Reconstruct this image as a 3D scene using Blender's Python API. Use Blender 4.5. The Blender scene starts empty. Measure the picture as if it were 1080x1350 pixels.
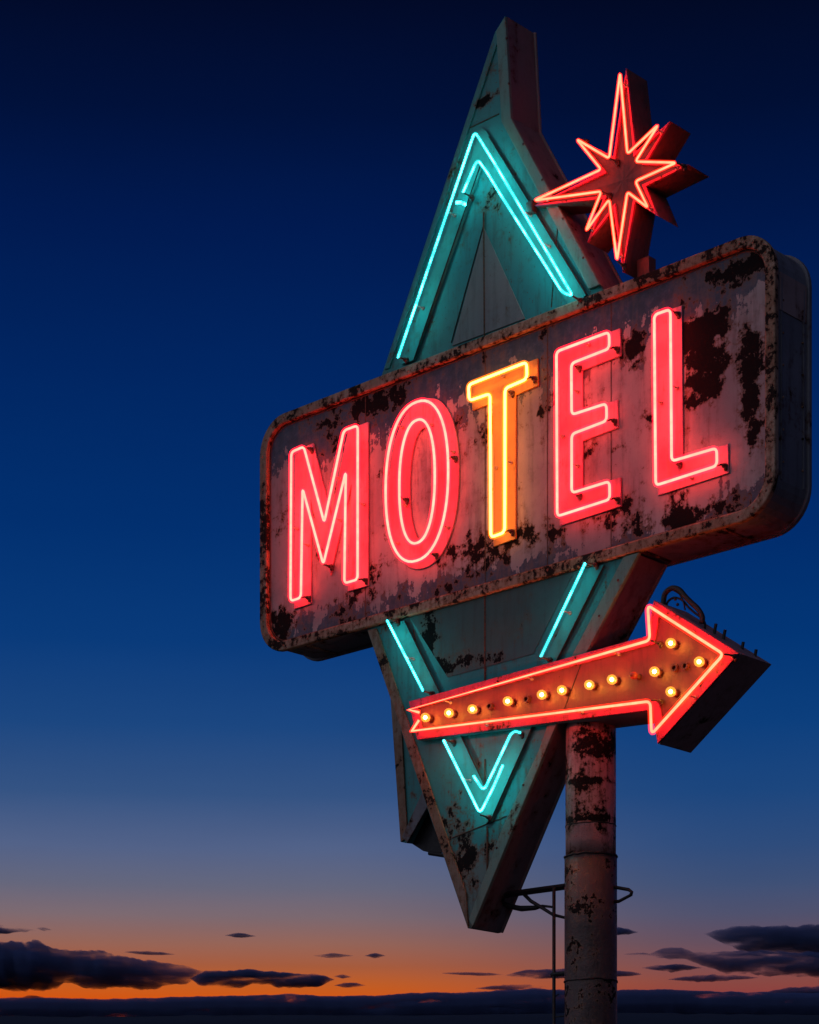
import bpy, bmesh, math, random
from mathutils import Vector, Matrix, noise as mnoise

random.seed(11)
SC = bpy.context.scene
COL = SC.collection
R = math.radians

# ------------------------------------------------------------------ survey of the place
# Measured view of the site: eye 1.6 m above the ground, 100 mm lens with vertical shift.
EYE = Vector((0.0, 0.0, 1.6))
FPX, HX, HY = 3000.0, 540.0, 1696.0
U = Vector((0.7241, -0.6897, 0.0)); U.normalize()          # along the sign face, to the right
W = Vector((-U.y, U.x, 0.0))                               # into the sign, away from the street
ORG = EYE + Vector(((680 - HX) / FPX * 20.9, 20.9, (HY - 590) / FPX * 20.9))   # middle of the sign face
TH = math.atan2(U.y, U.x)


def F(px, py, d=0.0):
    """survey sight -> sign coordinates (along, into, up) on the plane d metres behind the face."""
    r = Vector(((px - HX) / FPX, 1.0, (HY - py) / FPX))
    t = (d + (ORG - EYE).dot(W)) / r.dot(W)
    p = EYE + r * t - ORG
    return Vector((p.dot(U), d, p.z))


def F2(pts, d=0.0):
    out = []
    for p in pts:
        v = F(p[0], p[1], d)
        out.append((v.x, v.z))
    return out


def to_world(v):
    return ORG + U * v[0] + W * v[1] + Vector((0, 0, v[2]))


# ------------------------------------------------------------------ object helpers
ORIGIN = {}


def tag(o, label=None, cat=None, group=None, kind=None):
    if label: o['label'] = label
    if cat: o['category'] = cat
    if group: o['group'] = group
    if kind: o['kind'] = kind
    return o


def thing(name, label, cat, base, group=None):
    o = bpy.data.objects.new(name, None)
    COL.objects.link(o)
    o.empty_display_size = 0.2
    o.location = to_world(base)
    o.rotation_euler = (0, 0, TH)
    ORIGIN[o.name] = Vector(base)
    return tag(o, label, cat, group)


def root_of(o):
    while o.parent: o = o.parent
    return o


def obj(name, bm, mat, parent, smooth=False, bevel=0.0, label=None):
    org = ORIGIN[root_of(parent).name]
    bmesh.ops.translate(bm, verts=bm.verts, vec=-org)
    bmesh.ops.recalc_face_normals(bm, faces=bm.faces)
    me = bpy.data.meshes.new(name)
    bm.to_mesh(me); bm.free()
    me.materials.append(mat)
    if smooth:
        for p in me.polygons: p.use_smooth = True
    o = bpy.data.objects.new(name, me)
    COL.objects.link(o)
    o.parent = parent
    if bevel:
        m = o.modifiers.new('bevel', 'BEVEL')
        m.width = bevel; m.segments = 2; m.limit_method = 'ANGLE'; m.angle_limit = R(35)
    if label: o['label'] = label
    return o


def prism(poly, d0, d1, bm=None):
    bm = bm or bmesh.new()
    a = [bm.verts.new((s, d0, h)) for s, h in poly]
    b = [bm.verts.new((s, d1, h)) for s, h in poly]
    bm.faces.new(a); bm.faces.new(list(reversed(b)))
    n = len(poly)
    for i in range(n):
        j = (i + 1) % n
        bm.faces.new((a[i], b[i], b[j], a[j]))
    return bm


def ring(outer, inner, d0, d1, bm=None):
    bm = bm or bmesh.new()
    n = len(outer)
    L = []
    for poly, d in ((outer, d0), (inner, d0), (inner, d1), (outer, d1)):
        L.append([bm.verts.new((s, d, h)) for s, h in poly])
    for k in range(4):
        a, b = L[k], L[(k + 1) % 4]
        for i in range(n):
            j = (i + 1) % n
            bm.faces.new((a[i], a[j], b[j], b[i]))
    return bm


def area(poly):
    return 0.5 * sum(poly[i][0] * poly[(i + 1) % len(poly)][1] - poly[(i + 1) % len(poly)][0] * poly[i][1] for i in range(len(poly)))


def offset(poly, k, limit=2.6):
    """outward mitred offset"""
    sg = 1 if area(poly) > 0 else -1
    n = len(poly); out = []
    for i in range(n):
        p0, p1, p2 = Vector(poly[i - 1]), Vector(poly[i]), Vector(poly[(i + 1) % n])
        e1 = (p1 - p0).normalized(); e2 = (p2 - p1).normalized()
        n1 = Vector((e1.y, -e1.x)) * sg; n2 = Vector((e2.y, -e2.x)) * sg
        m = n1 + n2
        if m.length < 1e-5: m = n1.copy()
        m.normalize()
        c = max(m.dot(n1), 1.0 / limit)
        q = p1 + m * (k / c)
        out.append((q.x, q.y))
    return out


def fillet(pts, r, closed=True, seg=4):
    n = len(pts); out = []
    P = [Vector(p) for p in pts]
    for i in range(n):
        if not closed and i in (0, n - 1):
            out.append(P[i]); continue
        a, b, c = P[i - 1], P[i], P[(i + 1) % n]
        l1, l2 = (a - b).length, (c - b).length
        e1, e2 = (a - b) / l1, (c - b) / l2
        k = min(r, l1 * 0.4, l2 * 0.4)
        s, t = b + e1 * k, b + e2 * k
        for q in range(seg + 1):
            f = q / seg
            out.append(s * (1 - f) ** 2 + b * 2 * f * (1 - f) + t * f * f)
    return out


def sweep(pts, r, closed=False, n=8, bm=None, caps=True):
    bm = bm or bmesh.new()
    P = [Vector(p) for p in pts]
    m = len(P); rings = []
    N = None
    for i in range(m):
        if closed:
            t1 = (P[i] - P[i - 1]).normalized(); t2 = (P[(i + 1) % m] - P[i]).normalized()
        else:
            t1 = (P[i] - P[max(i - 1, 0)]); t2 = (P[min(i + 1, m - 1)] - P[i])
            if t1.length < 1e-9: t1 = t2
            if t2.length < 1e-9: t2 = t1
            t1 = t1.normalized(); t2 = t2.normalized()
        t = (t1 + t2)
        t = t.normalized() if t.length > 1e-6 else t1
        if N is None:
            ref = Vector((0, 1, 0)) if abs(t.y) < 0.9 else Vector((1, 0, 0))
            N = (ref - t * ref.dot(t)).normalized()
        else:
            N = (N - t * N.dot(t)).normalized()
        B = t.cross(N)
        rr = r[i] if isinstance(r, (list, tuple)) else r
        rings.append([bm.verts.new(P[i] + N * rr * math.cos(2 * math.pi * k / n) + B * rr * math.sin(2 * math.pi * k / n)) for k in range(n)])
    for i in range(m if closed else m - 1):
        a, b = rings[i], rings[(i + 1) % m]
        for k in range(n):
            l = (k + 1) % n
            bm.faces.new((a[k], a[l], b[l], b[k]))
    if not closed and caps:
        bm.faces.new(list(reversed(rings[0]))); bm.faces.new(rings[-1])
    return bm


def cyl(p, q, r, n=12, bm=None, r2=None):
    return sweep([p, q], [r, r if r2 is None else r2], n=n, bm=bm)


def ball(c, r, bm=None, sub=2, sc=(1, 1, 1)):
    bm = bm or bmesh.new()
    M = Matrix.Translation(c) @ Matrix.Diagonal((sc[0], sc[1], sc[2], 1))
    bmesh.ops.create_icosphere(bm, subdivisions=sub, radius=r, matrix=M)
    return bm


def box(c, size, bm=None):
    bm = bm or bmesh.new()
    bmesh.ops.create_cube(bm, size=1.0, matrix=Matrix.Translation(c) @ Matrix.Diagonal((size[0], size[1], size[2], 1)))
    return bm


def rrect(s0, s1, h0, h1, r, seg=9):
    out = []
    for cx, cy, a0 in ((s1 - r, h1 - r, 0), (s0 + r, h1 - r, 90), (s0 + r, h0 + r, 180), (s1 - r, h0 + r, 270)):
        for i in range(seg + 1):
            a = R(a0 + 90 * i / seg)
            out.append((cx + r * math.cos(a), cy + r * math.sin(a)))
    return out


def at(poly2, d):
    return [Vector((s, d, h)) for s, h in poly2]


# ------------------------------------------------------------------ materials
class NT:
    def __init__(s, name):
        s.m = bpy.data.materials.new(name); s.m.use_nodes = True
        s.t = s.m.node_tree; s.t.nodes.clear()
        s.out = s.t.nodes.new('ShaderNodeOutputMaterial')

    def n(s, kind, **kw):
        nd = s.t.nodes.new(kind)
        for k, v in kw.items():
            if k in nd.inputs: s.put(nd.inputs[k], v)
            else: setattr(nd, k, v)
        return nd

    def put(s, sock, v):
        if isinstance(v, bpy.types.NodeSocket): s.t.links.new(v, sock)
        elif isinstance(v, (tuple, list)) and sock.type == 'RGBA': sock.default_value = (*v[:3], 1)
        else: sock.default_value = v

    def math(s, op, a, b=0.0, c=None, clamp=False):
        nd = s.t.nodes.new('ShaderNodeMath'); nd.operation = op; nd.use_clamp = clamp
        s.put(nd.inputs[0], a); s.put(nd.inputs[1], b)
        if c is not None: s.put(nd.inputs[2], c)
        return nd.outputs[0]

    def vmath(s, op, a, b=(0, 0, 0)):
        nd = s.t.nodes.new('ShaderNodeVectorMath'); nd.operation = op
        s.put(nd.inputs[0], a); s.put(nd.inputs[1], b)
        return nd.outputs['Value'] if op in ('LENGTH', 'DOT_PRODUCT') else nd.outputs[0]

    def ss(s, v, a, b):
        nd = s.t.nodes.new('ShaderNodeMapRange'); nd.interpolation_type = 'SMOOTHSTEP'
        s.put(nd.inputs['Value'], v); s.put(nd.inputs['From Min'], a); s.put(nd.inputs['From Max'], b)
        return nd.outputs[0]

    def mix(s, f, a, b):
        nd = s.t.nodes.new('ShaderNodeMix'); nd.data_type = 'RGBA'
        s.put(nd.inputs[0], f); s.put(nd.inputs[6], a); s.put(nd.inputs[7], b)
        return nd.outputs[2]

    def noise(s, vec, scale, detail=6, rough=0.6, dist=0.0):
        nd = s.n('ShaderNodeTexNoise', Vector=vec, Scale=scale, Detail=detail, Roughness=rough, Distortion=dist)
        return nd.outputs['Fac']


def weathered(name, base, base2, bare, rust, peel=0.60, speck=0.68, streak=0.5, rust_amt=0.05, scale=1.0,
              blobs=(), band=None, rough=0.55, metal=0.0, seed=0.0, bump=0.25, grime=0.35, fade=None):
    """layered old paint: colour drift, rain streaks, peeled patches to bare metal with rusty rims, rust specks."""
    T = NT(name)
    co = T.n('ShaderNodeTexCoord').outputs['Object']
    p = T.vmath('ADD', co, (seed, seed * 0.7, seed * 1.3))
    n1 = T.noise(p, 2.1 * scale, 9, 0.66)
    n2 = T.noise(p, 11 * scale, 6, 0.7)
    n3 = T.noise(p, 38 * scale, 4, 0.6)
    st = T.noise(T.vmath('MULTIPLY', p, (5.0, 5.0, 0.55)), 2.2 * scale, 6, 0.62)
    drift = T.noise(p, 0.9 * scale, 4, 0.5)
    col = T.mix(T.ss(drift, 0.38, 0.64), base, base2)
    # a second coat with a ragged border (height band), if any
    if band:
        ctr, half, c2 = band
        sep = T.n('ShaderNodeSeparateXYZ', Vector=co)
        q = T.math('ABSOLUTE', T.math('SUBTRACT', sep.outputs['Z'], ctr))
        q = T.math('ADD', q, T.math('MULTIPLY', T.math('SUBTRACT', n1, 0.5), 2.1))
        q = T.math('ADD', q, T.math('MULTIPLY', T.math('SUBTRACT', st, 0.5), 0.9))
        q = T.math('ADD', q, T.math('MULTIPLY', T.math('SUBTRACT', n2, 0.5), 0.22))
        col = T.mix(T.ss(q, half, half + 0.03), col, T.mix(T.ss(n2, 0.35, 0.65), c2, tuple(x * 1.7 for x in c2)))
    if fade:
        c, r, c2 = fade
        b = T.math('SUBTRACT', 1.0, T.vmath('LENGTH', T.vmath('DIVIDE', T.vmath('SUBTRACT', co, c), r)))
        b = T.math('ADD', b, T.math('MULTIPLY', T.math('SUBTRACT', n1, 0.5), 1.6))
        b = T.math('ADD', b, T.math('MULTIPLY', T.math('SUBTRACT', n2, 0.5), 0.7))
        col = T.mix(T.ss(b, 0.0, 0.28), col, c2)
    # rain streaks of dirt
    col = T.mix(T.math('MULTIPLY', T.ss(st, 0.48, 0.72), streak), col, tuple(0.35 * x + 0.01 for x in base2))
    col = T.mix(T.math('MULTIPLY', T.ss(n2, 0.52, 0.75), grime), col, tuple(0.45 * x for x in base))
    # peeled patches
    v = T.math('ADD', T.math('MULTIPLY', n1, 0.55), T.math('MULTIPLY', n2, 0.33))
    v = T.math('ADD', v, T.math('MULTIPLY', st, 0.12))
    for (c, r, k) in blobs:
        dv = T.vmath('DIVIDE', T.vmath('SUBTRACT', co, c), r)
        b = T.math('SUBTRACT', 1.0, T.vmath('LENGTH', dv), clamp=True)
        v = T.math('MULTIPLY_ADD', b, k, v)
    pm = T.ss(v, peel, peel + 0.012)
    rim = T.ss(v, peel - rust_amt, peel)
    spk = T.ss(n3, speck, speck + 0.02)
    rustc = T.mix(n2, rust, tuple(x * 0.4 for x in rust))
    stain = T.math('MULTIPLY', T.ss(v, peel - 0.13, peel), T.ss(st, 0.36, 0.62))
    col = T.mix(T.math('MULTIPLY', stain, 0.55), col, tuple(0.35 * x + 0.30 * y for x, y in zip(rust, base2)))
    col = T.mix(T.math('MULTIPLY', rim, 0.8), col, rustc)
    col = T.mix(pm, col, T.mix(T.ss(n3, 0.55, 0.7), bare, tuple(0.8 * a + 0.06 * b for a, b in zip(bare, rust))))
    col = T.mix(T.math('MULTIPLY', spk, 0.85), col, tuple(0.4 * a + 0.6 * b for a, b in zip(rust, bare)))
    hgt = T.math('ADD', T.math('MULTIPLY', pm, -0.5), T.math('MULTIPLY', n2, 0.5))
    hgt = T.math('ADD', hgt, T.math('MULTIPLY', drift, 2.0))
    hgt = T.math('ADD', hgt, T.math('MULTIPLY', n3, 0.18))
    bp = T.n('ShaderNodeBump', Strength=bump, Distance=0.03, Height=hgt)
    rg = T.math('ADD', T.math('MULTIPLY', n2, 0.25), T.math('MULTIPLY_ADD', pm, 0.22, rough - 0.12))
    b = T.n('ShaderNodeBsdfPrincipled', Roughness=rg, Metallic=metal, Normal=bp.outputs[0])
    T.put(b.inputs['Base Color'], col)
    T.put(b.inputs['Specular IOR Level'], T.math('MULTIPLY_ADD', pm, -0.38, 0.45))
    T.t.links.new(b.outputs[0], T.out.inputs[0])
    return T.m


def plain(name, col, rough=0.5, metal=0.0, var=0.35, scale=14):
    T = NT(name)
    co = T.n('ShaderNodeTexCoord').outputs['Object']
    n = T.noise(co, scale, 6, 0.65)
    c = T.mix(T.ss(n, 0.35, 0.7), col, tuple(x * (1 - var) for x in col))
    b = T.n('ShaderNodeBsdfPrincipled', Roughness=rough, Metallic=metal,
            Normal=T.n('ShaderNodeBump', Strength=0.2, Distance=0.01, Height=n).outputs[0])
    T.put(b.inputs['Base Color'], c)
    T.t.links.new(b.outputs[0], T.out.inputs[0])
    return T.m


def neon(name, col, strength, flick=0.0):
    """glowing gas; old tubes are uneven along their length"""
    T = NT(name)
    st = strength
    if flick:
        co = T.n('ShaderNodeTexCoord').outputs['Object']
        n = T.noise(co, 9, 5, 0.7)
        n2 = T.noise(co, 2.2, 2, 0.5)
        k = T.math('MULTIPLY', T.ss(n, 0.36, 0.60), T.ss(n2, 0.30, 0.55))
        st = T.math('MULTIPLY', T.math('MULTIPLY_ADD', k, flick, 1 - flick), strength)
    e = T.n('ShaderNodeEmission', Strength=st)
    T.put(e.inputs[0], col)
    T.t.links.new(e.outputs[0], T.out.inputs[0])
    return T.m


def sleeve(name, col, em):
    """coloured glass wall of a neon tube, lit from within"""
    T = NT(name)
    tr = T.n('ShaderNodeBsdfTransparent')
    e = T.n('ShaderNodeEmission', Strength=em); T.put(e.inputs[0], col)
    a1 = T.n('ShaderNodeAddShader'); T.t.links.new(tr.outputs[0], a1.inputs[0]); T.t.links.new(e.outputs[0], a1.inputs[1])
    T.t.links.new(a1.outputs[0], T.out.inputs[0])
    return T.m


def neon_tube(pts, r, closed, mat, parent, k=2.3):
    bm = sweep(pts, r, closed)
    nf = len(bm.faces)
    sweep(pts, r * k, closed, n=10, bm=bm)
    bm.faces.ensure_lookup_table()
    for f in bm.faces[nf:]: f.material_index = 1
    o = obj('neon_tube', bm, mat, parent, True)
    o.data.materials.append(GLASS[mat])
    return o


def lamp_glass(name, col, em):
    T = NT(name)
    tr = T.n('ShaderNodeBsdfTransparent'); T.put(tr.inputs[0], (1.0, 0.80, 0.45))
    e = T.n('ShaderNodeEmission', Strength=em); T.put(e.inputs[0], col)
    g = T.n('ShaderNodeBsdfGlossy', Roughness=0.08); T.put(g.inputs[0], (0.06, 0.06, 0.06))
    a1 = T.n('ShaderNodeAddShader'); T.t.links.new(tr.outputs[0], a1.inputs[0]); T.t.links.new(e.outputs[0], a1.inputs[1])
    a2 = T.n('ShaderNodeAddShader'); T.t.links.new(a1.outputs[0], a2.inputs[0]); T.t.links.new(g.outputs[0], a2.inputs[1])
    T.t.links.new(a2.outputs[0], T.out.inputs[0])
    return T.m


# cabinet measures
DT, DF, DP, DN = -0.02, 0.03, 0.010, -0.085        # trim front, face, letter plate, neon plane
S0, S1 = F(342, 700, DT).x, F(1022, 500, DT).x
H1 = (F(506.7, 493, DT).z + F(960, 318, DT).z) / 2
H0 = (F(480, 828, DT).z + F(860, 720, DT).z) / 2
RC = 0.36
DB = 0.52                                        # back of the cabinet
CAB_BASE = (0.5 * (S0 + S1), 0.25, H0)


def cab(px, py, d=DF):                           # face position in the cabinet's own coordinates
    v = F(px, py, d)
    return (v.x - CAB_BASE[0], v.y - CAB_BASE[1], v.z - CAB_BASE[2])


HH = H1 - H0
CREAM, CREAM2 = (0.42, 0.36, 0.355), (0.27, 0.235, 0.25)
BARE = (0.010, 0.007, 0.008)
RUST = (0.20, 0.075, 0.028)
face_blobs = [(cab(925, 470), (0.42, 9, 0.62), 0.17), (cab(990, 520), (0.20, 9, 0.85), 0.17),
              (cab(930, 430), (0.40, 9, 0.18), 0.10), (cab(372, 818), (0.28, 9, 0.30), 0.16),
              (cab(470, 540), (0.9, 9, 0.26), 0.13), (cab(640, 720), (0.9, 9, 0.28), 0.14),
              (cab(480, 770), (0.5, 9, 0.35), 0.10), (cab(905, 680), (0.75, 9, 0.22), 0.14),
              (cab(815, 690), (0.5, 9, 0.25), 0.10), (cab(985, 350), (0.45, 9, 0.22), 0.12),
              (cab(832, 450), (0.22, 9, 0.28), 0.12), (cab(740, 700), (0.5, 9, 0.2), 0.10)]
M = {}
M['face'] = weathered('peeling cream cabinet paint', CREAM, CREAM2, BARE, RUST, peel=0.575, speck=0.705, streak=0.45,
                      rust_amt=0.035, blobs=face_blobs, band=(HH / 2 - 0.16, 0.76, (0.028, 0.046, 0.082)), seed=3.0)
M['trim'] = weathered('rusty cream trim paint', (0.42, 0.27, 0.19), (0.30, 0.16, 0.09), (0.02, 0.013, 0.012), (0.26, 0.10, 0.035),
                      peel=0.515, speck=0.645, streak=0.3, rust_amt=0.06, scale=1.9, seed=7.0)
M['cabinet'] = weathered('dark weathered cabinet sheet', (0.20, 0.205, 0.24), (0.13, 0.14, 0.17), (0.012, 0.010, 0.010), (0.12, 0.05, 0.025),
                         peel=0.58, speck=0.70, seed=1.5)
M['patch'] = weathered('brown side patch paint', (0.42, 0.30, 0.28), (0.30, 0.21, 0.20), BARE, RUST, peel=0.60, seed=2.2)
M['plate_pink'] = weathered('neon-tinted letter pan paint', (0.62, 0.24, 0.33), (0.46, 0.09, 0.16), (0.08, 0.02, 0.02), (0.35, 0.08, 0.06), peel=0.635,  # pink neon light put into the pan colour, under real wear
                            speck=0.71, streak=0.45, rust_amt=0.02, grime=0.2, bump=0.06, seed=4.0, rough=0.30, scale=1.5)
M['plate_amber'] = weathered('amber letter pan paint', (0.62, 0.33, 0.05), (0.50, 0.25, 0.035), (0.08, 0.03, 0.01), (0.30, 0.12, 0.03), peel=0.65,
                             speck=0.72, streak=0.4, rust_amt=0.03, grime=0.25, bump=0.06, seed=5.0, rough=0.30, scale=1.5)
PB = F(619, 1224, 0.035); PB = Vector((PB.x, 0.25, PB.z))


def pyb(px, py):
    return tuple(F(px, py, 0.035) - PB)


M['teal'] = weathered('faded teal panel paint', (0.016, 0.25, 0.265), (0.045, 0.235, 0.23), (0.012, 0.010, 0.010), RUST, peel=0.60, speck=0.665,
                      streak=0.6, rust_amt=0.05, seed=6.0, fade=(pyb(620, 1190), (0.7, 9, 0.52), (0.13, 0.20, 0.19)),
                      blobs=[(pyb(648, 128), (0.22, 9, 0.10), 0.22), (pyb(628, 140), (0.2, 9, 0.09), 0.17), (pyb(617, 1165), (0.42, 9, 0.75), 0.115),
                             (pyb(588, 1085), (0.2, 9, 0.4), 0.09), (pyb(800, 760), (0.12, 9, 0.5), 0.12), (pyb(600, 290), (0.25, 9, 0.3), 0.07),
                             (pyb(560, 440), (0.3, 9, 0.4), 0.06)])
M['teal_plate'] = weathered('teal tube bed paint', (0.018, 0.27, 0.275), (0.05, 0.25, 0.235), (0.03, 0.03, 0.03), RUST, peel=0.635, speck=0.72,
                            streak=0.3, rust_amt=0.03, seed=8.0)
M['teal_strip'] = weathered('pale green frame strip paint', (0.13, 0.29, 0.25), (0.21, 0.24, 0.19), (0.02, 0.016, 0.014), RUST, peel=0.60, speck=0.68,
                            streak=0.4, rust_amt=0.05, scale=1.6, seed=9.0)
M['rust_strip'] = weathered('rusted frame strip', (0.27, 0.18, 0.13), (0.22, 0.12, 0.07), (0.018, 0.012, 0.011), (0.24, 0.09, 0.03), peel=0.56, speck=0.66,
                            rust_amt=0.08, scale=1.8, seed=10.0)
M['grey'] = weathered('bare grey panel', (0.25, 0.22, 0.22), (0.19, 0.185, 0.19), BARE, RUST, peel=0.63, speck=0.70, seed=12.0)
M['dark'] = weathered('dark side sheet', (0.19, 0.145, 0.145), (0.15, 0.15, 0.175), (0.010, 0.008, 0.008), (0.13, 0.05, 0.025), peel=0.585, speck=0.70, seed=13.0)
M['star'] = weathered('dull red star paint', (0.085, 0.042, 0.040), (0.055, 0.036, 0.036), (0.03, 0.012, 0.01), (0.22, 0.07, 0.03), peel=0.615, speck=0.68,
                      scale=2.2, seed=14.0)
M['star_side'] = weathered('dark red star side', (0.16, 0.065, 0.055), (0.11, 0.05, 0.045), (0.018, 0.009, 0.008), (0.16, 0.05, 0.02), peel=0.60, scale=2, seed=15.0)
M['arrow_rim'] = weathered('red arrow rim paint', (0.60, 0.045, 0.15), (0.46, 0.035, 0.09), (0.03, 0.01, 0.01), (0.25, 0.05, 0.02), peel=0.575, speck=0.66,
                           rust_amt=0.025, streak=0.15, grime=0.15, scale=2.2, seed=16.0)
M['arrow_face'] = weathered('faded red arrow face', (0.19, 0.050, 0.045), (0.13, 0.040, 0.036), (0.03, 0.015, 0.01), (0.25, 0.07, 0.03), peel=0.625, speck=0.715,
                            rust_amt=0.03, grime=0.2, scale=1.8, seed=17.0)
M['arrow_side'] = weathered('dark arrow side sheet', (0.44, 0.24, 0.26), (0.30, 0.18, 0.21), (0.012, 0.008, 0.008), (0.1, 0.03, 0.02), peel=0.61, seed=18.0)
PT = F(779, 985, 0.05); PCX = F(779, 1000, 0.27)
def pob(dx, dy, dz):
    return (PT.x - PCX.x + dx, dy, PT.z + ORG.z + dz)


M['pole'] = weathered('peeling glow-reddened pole paint', (0.50, 0.27, 0.25), (0.28, 0.14, 0.13), (0.010, 0.007, 0.007), RUST, peel=0.55, speck=0.63, streak=0.55,  # base reddened to stand in for the arrow's red glow
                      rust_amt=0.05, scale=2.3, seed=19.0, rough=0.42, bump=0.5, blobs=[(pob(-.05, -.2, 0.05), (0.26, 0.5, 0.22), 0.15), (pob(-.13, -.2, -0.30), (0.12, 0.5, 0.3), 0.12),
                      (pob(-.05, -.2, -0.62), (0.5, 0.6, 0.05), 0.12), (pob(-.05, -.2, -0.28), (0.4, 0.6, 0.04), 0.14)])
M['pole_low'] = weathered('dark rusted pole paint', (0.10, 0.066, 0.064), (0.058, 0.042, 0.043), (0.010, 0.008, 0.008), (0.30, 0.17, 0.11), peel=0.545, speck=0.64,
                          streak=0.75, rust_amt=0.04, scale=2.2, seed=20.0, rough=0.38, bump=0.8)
M['steel'] = plain('dark steel', (0.035, 0.034, 0.036), 0.55, 0.6)
M['black'] = plain('black rubber', (0.012, 0.011, 0.011), 0.6)
M['seam'] = plain('rusty seam', (0.13, 0.06, 0.035), 0.8, 0, 0.7, 30)
M['support'] = plain('dark tube holder', (0.07, 0.03, 0.025), 0.35)
M['holder'] = plain('pale glass tube post', (0.45, 0.33, 0.30), 0.2)
M['socket'] = plain('brown lamp socket', (0.16, 0.055, 0.03), 0.45)
M['neon_pink'] = neon('pink red neon gas', (1.0, 0.047, 0.031), 17.5, 0.22)
M['neon_amber'] = neon('amber neon gas', (1.0, 0.285, 0.055), 12.0, 0.08)
M['neon_teal'] = neon('turquoise neon gas', (0.045, 0.96, 0.95), 18.0, 0.85)
M['neon_red'] = neon('orange red neon gas', (1.0, 0.040, 0.020), 18.5, 0.22)
M['filament'] = neon('hot filament', (1.0, 0.46, 0.11), 110.0)
M['bulb'] = lamp_glass('amber lamp glass', (1.0, 0.46, 0.07), 0.55)
M['glow_pink'] = sleeve('pink tube glass', (1.0, 0.006, 0.025), 1.1)
M['glow_amber'] = sleeve('amber tube glass', (1.0, 0.20, 0.0), 0.7)
M['glow_teal'] = sleeve('turquoise tube glass', (0.0, 0.80, 0.86), 0.16)
M['glow_red'] = sleeve('red tube glass', (1.0, 0.018, 0.003), 0.7)
GLASS = {M['neon_pink']: M['glow_pink'], M['neon_amber']: M['glow_amber'], M['neon_teal']: M['glow_teal'], M['neon_red']: M['glow_red']}
M['bulb_dim'] = plain('dead red lamp glass', (0.45, 0.09, 0.05), 0.12)

# ------------------------------------------------------------------ the motel cabinet
sign = thing('motel_sign', 'long rounded cabinet with peeling cream paint and glowing letters reading MOTEL', 'motel sign', CAB_BASE)
outer = rrect(S0, S1, H0, H1, RC)
body = rrect(S0 + 0.025, S1 - 0.025, H0 + 0.025, H1 - 0.025, RC - 0.025)
inner = rrect(S0 + 0.105, S1 - 0.105, H0 + 0.10, H1 - 0.10, RC - 0.10)
cabinet = obj('cabinet', prism(body, DF + 0.012, DB), M['cabinet'], sign)
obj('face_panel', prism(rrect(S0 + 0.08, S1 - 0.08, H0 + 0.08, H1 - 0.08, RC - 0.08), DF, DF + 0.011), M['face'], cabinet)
obj('front_trim', ring(outer, inner, DT, DF + 0.010), M['trim'], cabinet, bevel=0.012)
obj('rear_trim', ring(outer, rrect(S0 + 0.07, S1 - 0.07, H0 + 0.07, H1 - 0.07, RC - 0.07), DB - 0.035, DB + 0.012), M['cabinet'], cabinet, bevel=0.008)
lip = rrect(S0 + 0.118, S1 - 0.118, H0 + 0.113, H1 - 0.113, RC - 0.113)
obj('inner_bead', sweep(at(lip, DF - 0.002), 0.006, True, 6), M['seam'], cabinet, True)
# brown patch riveted high on the street-side end
hp1, hp0 = F(1022, 352, DT).z, F(1022, 402, DT).z
bm = box((S1 - 0.021, 0.5 * (DF + DB) + 0.0, 0.5 * (hp0 + hp1)), (0.010, DB - DF - 0.10, hp1 - hp0))
obj('patch_panel', bm, M['patch'], cabinet)
for dd in (DF + 0.075, DB - 0.085):                    # folded joints and screws on the end
    obj('seam', box((S1 - 0.022, dd, 0.5 * (H0 + H1) - 0.05), (0.014, 0.012, H1 - H0 - 2 * RC)), M['cabinet'], cabinet)
    for q in range(6):
        obj('rivet', ball((S1 - 0.019, dd + (0.02 if dd < 0.2 else -0.02), H0 + RC + 0.1 + q * 0.27), 0.012, None, 1), M['trim'], cabinet, True)
for q in range(7):                                     # joints across the underside
    ss_ = S0 + 0.6 + q * (S1 - S0 - 1.2) / 6
    obj('seam', box((ss_, 0.5 * (DF + DB), H0 + 0.022), (0.03, DB - DF - 0.10, 0.012)), M['trim'], cabinet)
# rivets round the trim
rv = rrect(S0 + 0.052, S1 - 0.052, H0 + 0.05, H1 - 0.05, RC - 0.05, 3)
per = []
for i in range(len(rv)):
    a, b = Vector(rv[i]), Vector(rv[(i + 1) % len(rv)])
    m = max(1, round((b - a).length / 0.34))
    per += [a.lerp(b, q / m) for q in range(m)]
for v in per:
    v = v + Vector((random.uniform(-.01, .01), random.uniform(-.006, .006)))
    obj('rivet', ball((v.x, DT, v.y), 0.0125, None, 1, (1, 0.6, 1)), M['socket'] if random.random() < 0.5 else M['trim'], cabinet, True)
# upright joints between the face sheets
for px in (482, 640, 722, 806):
    a = F(px, 600, DF)
    bm = box((a.x, DF - 0.001, 0.5 * (H0 + H1)), (0.009, 0.004, H1 - H0 - 0.24))
    obj('seam', bm, M['seam'], cabinet)

Mp = [(384, 596), (400.5, 588.7), (427.5, 689), (453.3, 567.5), (471.7, 560.8), (471.5, 764), (454, 769), (456, 621.7), (426.3, 744), (399, 644), (396.7, 788), (383, 792.5)]
Tp = [(617.7, 507.2), (694.4, 477.3), (694.8, 499.5), (665.9, 512), (665.5, 701.8), (647.2, 708.5), (646.2, 518.8), (618.7, 528.4)]
Ep = [(733.7, 463.5), (803.1, 437.6), (803.5, 459.4), (753.3, 479), (753.8, 546.8), (799.6, 531.9), (800, 554.7), (753.8, 572.3), (753.8, 650), (803.7, 634.5), (804.1, 658.3), (734.7, 680.7)]
Lp = [(862.6, 415), (884, 407.6), (885.6, 608), (945, 590.6), (945.4, 614), (864.6, 640)]
TR = 0.0118


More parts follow.
